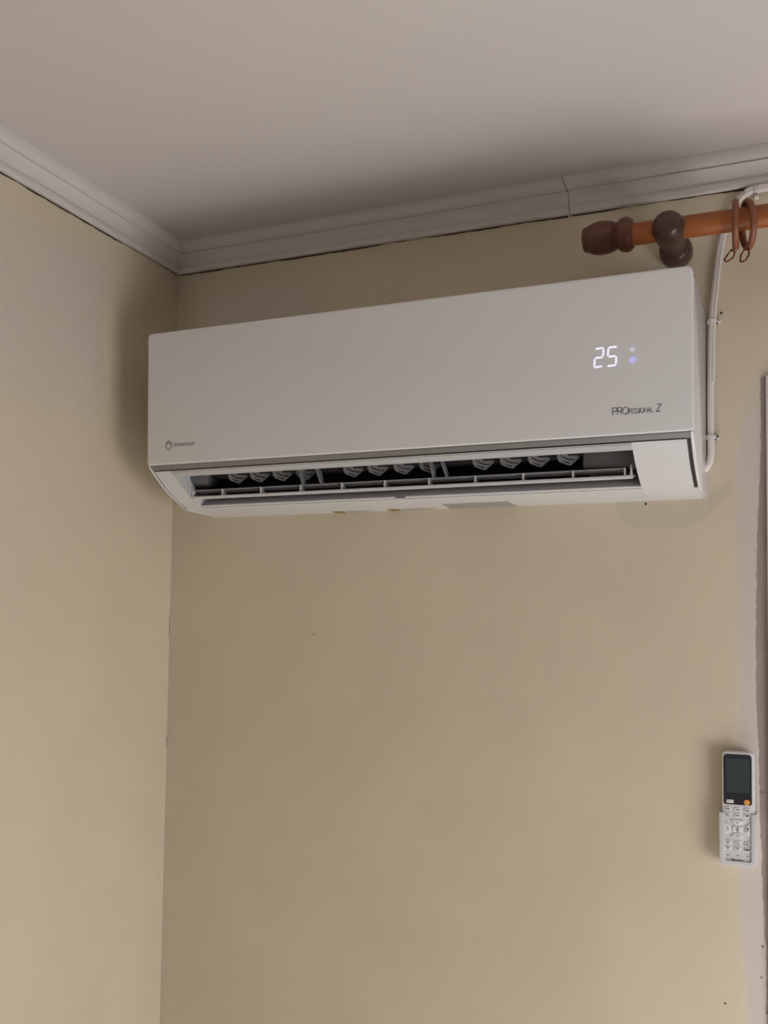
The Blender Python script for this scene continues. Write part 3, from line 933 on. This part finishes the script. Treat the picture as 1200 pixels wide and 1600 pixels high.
key(rrect(0.9750, 0.9848, 1.4236, 1.4284, 0.0008, 3), 'key', 0.0016)
slab('print', bar(0.9799, 1.4260, 0.0072, 0.0009), FY - 0.0018, FY - 0.0014, 'ink_grey', rc)
key([(1.0026 + 0.0040 * math.cos(math.radians(a)), 1.4258 + 0.0040 * math.sin(math.radians(a))) for a in range(0, 360, 18)], 'orange', 0.0018)
KX = (0.9768, 0.9899, 1.0031)
for r, (z, hh) in enumerate(((1.4150, 0.0052), (1.4072, 0.0052), (1.3676, 0.0056), (1.3594, 0.0056))):
    for c, x in enumerate(KX):
        ww = 0.0076
        if r == 0:
            mk = [bar(x, z, 0.0056, 0.0014)] if c == 0 else ([bar(x + 0.0006, z - 0.0003, 0.0044, 0.0012)] if c == 1 else [bar(x, z + 0.0002, 0.0050, 0.0007), bar(x, z - 0.0013, 0.0062, 0.0009)])
        elif r == 1:
            mk = [bar(x - 0.0008, z - 0.0002, 0.0040, 0.0012), bar(x, z - 0.0016, 0.0064, 0.0006)] if c == 0 else ([bar(x, z - 0.0006, 0.0052, 0.0012)] if c == 1 else [[(x - 0.0024, z + 0.0008), (x - 0.0016, z - 0.0014), (x + 0.0016, z - 0.0014), (x + 0.0024, z + 0.0008)]])
        elif r == 2:
            mk = [bar(x, z, 0.0044, 0.0012)] if c == 0 else ([bar(x - 0.0003, z, 0.0032, 0.0008), bar(x + 0.0010, z - 0.0017, 0.0036, 0.0009)] if c == 1 else [bar(x - 0.0003, z, 0.0046, 0.0010), bar(x, z - 0.0018, 0.0064, 0.0006)])
        else:
            mk = [bar(x, z + 0.0010, 0.0042, 0.0009), bar(x, z - 0.0009, 0.0020, 0.0010)] if c < 2 else [bar(x, z, 0.0062, 0.0024)]
        key(rrect(x - ww / 2, x + ww / 2, z - hh / 2, z + hh / 2, 0.0008, 3), 'key', 0.0013, mk)
cx, cz = 0.9899, 1.3872
key([(cx - 0.0086, 1.3990), (cx - 0.0080, 1.3965), (cx - 0.0040, 1.3926), (cx + 0.0040, 1.3926), (cx + 0.0080, 1.3965), (cx + 0.0086, 1.3990), (cx + 0.0076, 1.4000), (cx - 0.0076, 1.4000)], 'key', 0.0013,
    [[(cx - 0.0016, 1.3958), (cx + 0.0016, 1.3958), (cx, 1.3977)]])
key([(cx - 0.0086, 1.3754), (cx - 0.0080, 1.3779), (cx - 0.0040, 1.3818), (cx + 0.0040, 1.3818), (cx + 0.0080, 1.3779), (cx + 0.0086, 1.3754), (cx + 0.0076, 1.3744), (cx - 0.0076, 1.3744)][::-1], 'key', 0.0013,
    [[(cx - 0.0016, 1.3786), (cx, 1.3767), (cx + 0.0016, 1.3786)]])
key(rrect(cx - 0.0066, cx + 0.0066, 1.3830, 1.3914, 0.0010, 3), 'key', 0.0013, [bar(cx + 0.0004, 1.3892, 0.0030, 0.0010), bar(cx - 0.0004, 1.3872, 0.0026, 0.0014), bar(cx + 0.0002, 1.3851, 0.0032, 0.0012)])
for sgn, x in ((1, KX[0]), (-1, KX[2] + 0.0002)):
    p = [(-0.0036, 1.3958), (-0.0024, 1.3962), (0.0036, 1.3908), (0.0036, 1.3836), (-0.0030, 1.3786), (-0.0036, 1.3792)]
    rr = 0.0009 if sgn == 1 else 0.0015
    key([(x + sgn * a, b) for a, b in p], 'key', 0.0013, [[(x + rr * math.cos(math.radians(a)), 1.3890 + rr * math.sin(math.radians(a))) for a in range(0, 360, 30)], bar(x, 1.3858, 0.0046, 0.0007)])
for x in KX:
    slab('print', bar(x, 1.3502, 0.0034, 0.0009), FY - 0.00015, FY + 0.0003, 'ink', rc)
    slab('indicator_dot', [(x + 0.0012 * math.cos(math.radians(a)), 1.3532 + 0.0012 * math.sin(math.radians(a))) for a in range(0, 360, 30)], FY - 0.0003, FY + 0.0003, 'key', rc)
mb = MB()
on_r = lambda u, v, d: (u, FY - 0.0001 - d, v)
mb.stroke([(0.9832 + 0.0013 * math.cos(math.radians(a)), 1.3442 + 0.0013 * math.sin(math.radians(a))) for a in range(0, 360, 30)], 0.0007, on_r, 0.0002, True)
text_mesh(mb, 'inventor', lambda u, v, d: on_r(0.9853 + u, 1.3430 + v, d), 0.0033, 0.00006, 1.1)
mb.build('maker_mark', 'ink', rc, smooth=0)

hd = thing('remote_holder', 'white plastic wall holder gripping the lower half of the remote control', 'remote holder', (0.9905, 0.0, 1.3355))
hx0, hx1, hz0, hz1 = 0.9652, 1.0158, 1.3355, 1.4100
MB().prism_y(rrect(hx0, hx1, hz0, hz1, (0.006, 0.006, 0.001, 0.001), 5), -0.0050, 0.0).build('back_plate', 'remote', hd, smooth=40)
FI = -0.0245
# open-topped tray: outer wall with an inner cut-out that shows the keys
outer = [(hx0, hz1)] + [p for p in rrect(hx0, hx1, hz0, hz1, (0.0075, 0.0075, 0.001, 0.001), 6)[:14]] + [(hx1, hz1)]
ix0, ix1, iz0 = 0.9732, 1.0082, 1.3425
inner = [(ix0, hz1 - 0.001)] + [p for p in rrect(ix0, ix1, iz0, hz1, (0.002, 0.002, 0.001, 0.001), 6)[:14]] + [(ix1, hz1 - 0.001)]
wx0, wx1, wz0 = 0.9675, 1.0135, 1.3384
well = [(wx0, hz1)] + [p for p in rrect(wx0, wx1, wz0, hz1, (0.006, 0.006, 0.001, 0.001), 6)[:14]] + [(wx1, hz1)]


def u_band(a, b, y0, y1):
    n = len(a)
    v = [(p[0], y0, p[1]) for p in a] + [(p[0], y0, p[1]) for p in b] + [(p[0], y1, p[1]) for p in a] + [(p[0], y1, p[1]) for p in b]
    f = []
    for i in range(n - 1):
        f += [(i, i + 1, n + i + 1, n + i), (2 * n + i, 3 * n + i, 3 * n + i + 1, 2 * n + i + 1), (i, 2 * n + i, 2 * n + i + 1, i + 1), (n + i, n + i + 1, 3 * n + i + 1, 3 * n + i)]
    f += [(0, n, 3 * n, 2 * n), (n - 1, 3 * n - 1, 4 * n - 1, 2 * n - 1)][:1] + [(n - 1, 3 * n - 1, 4 * n - 1, 2 * n - 1)]
    return MB().add(v, f)


u_band(outer, well, -0.0050, FI + 0.0015).build('side_wall', 'remote', hd, smooth=40)
u_band(outer, inner, FI + 0.0017, FI).build('front_lip', 'remote', hd, smooth=40, bevel=0.0005, bseg=2)
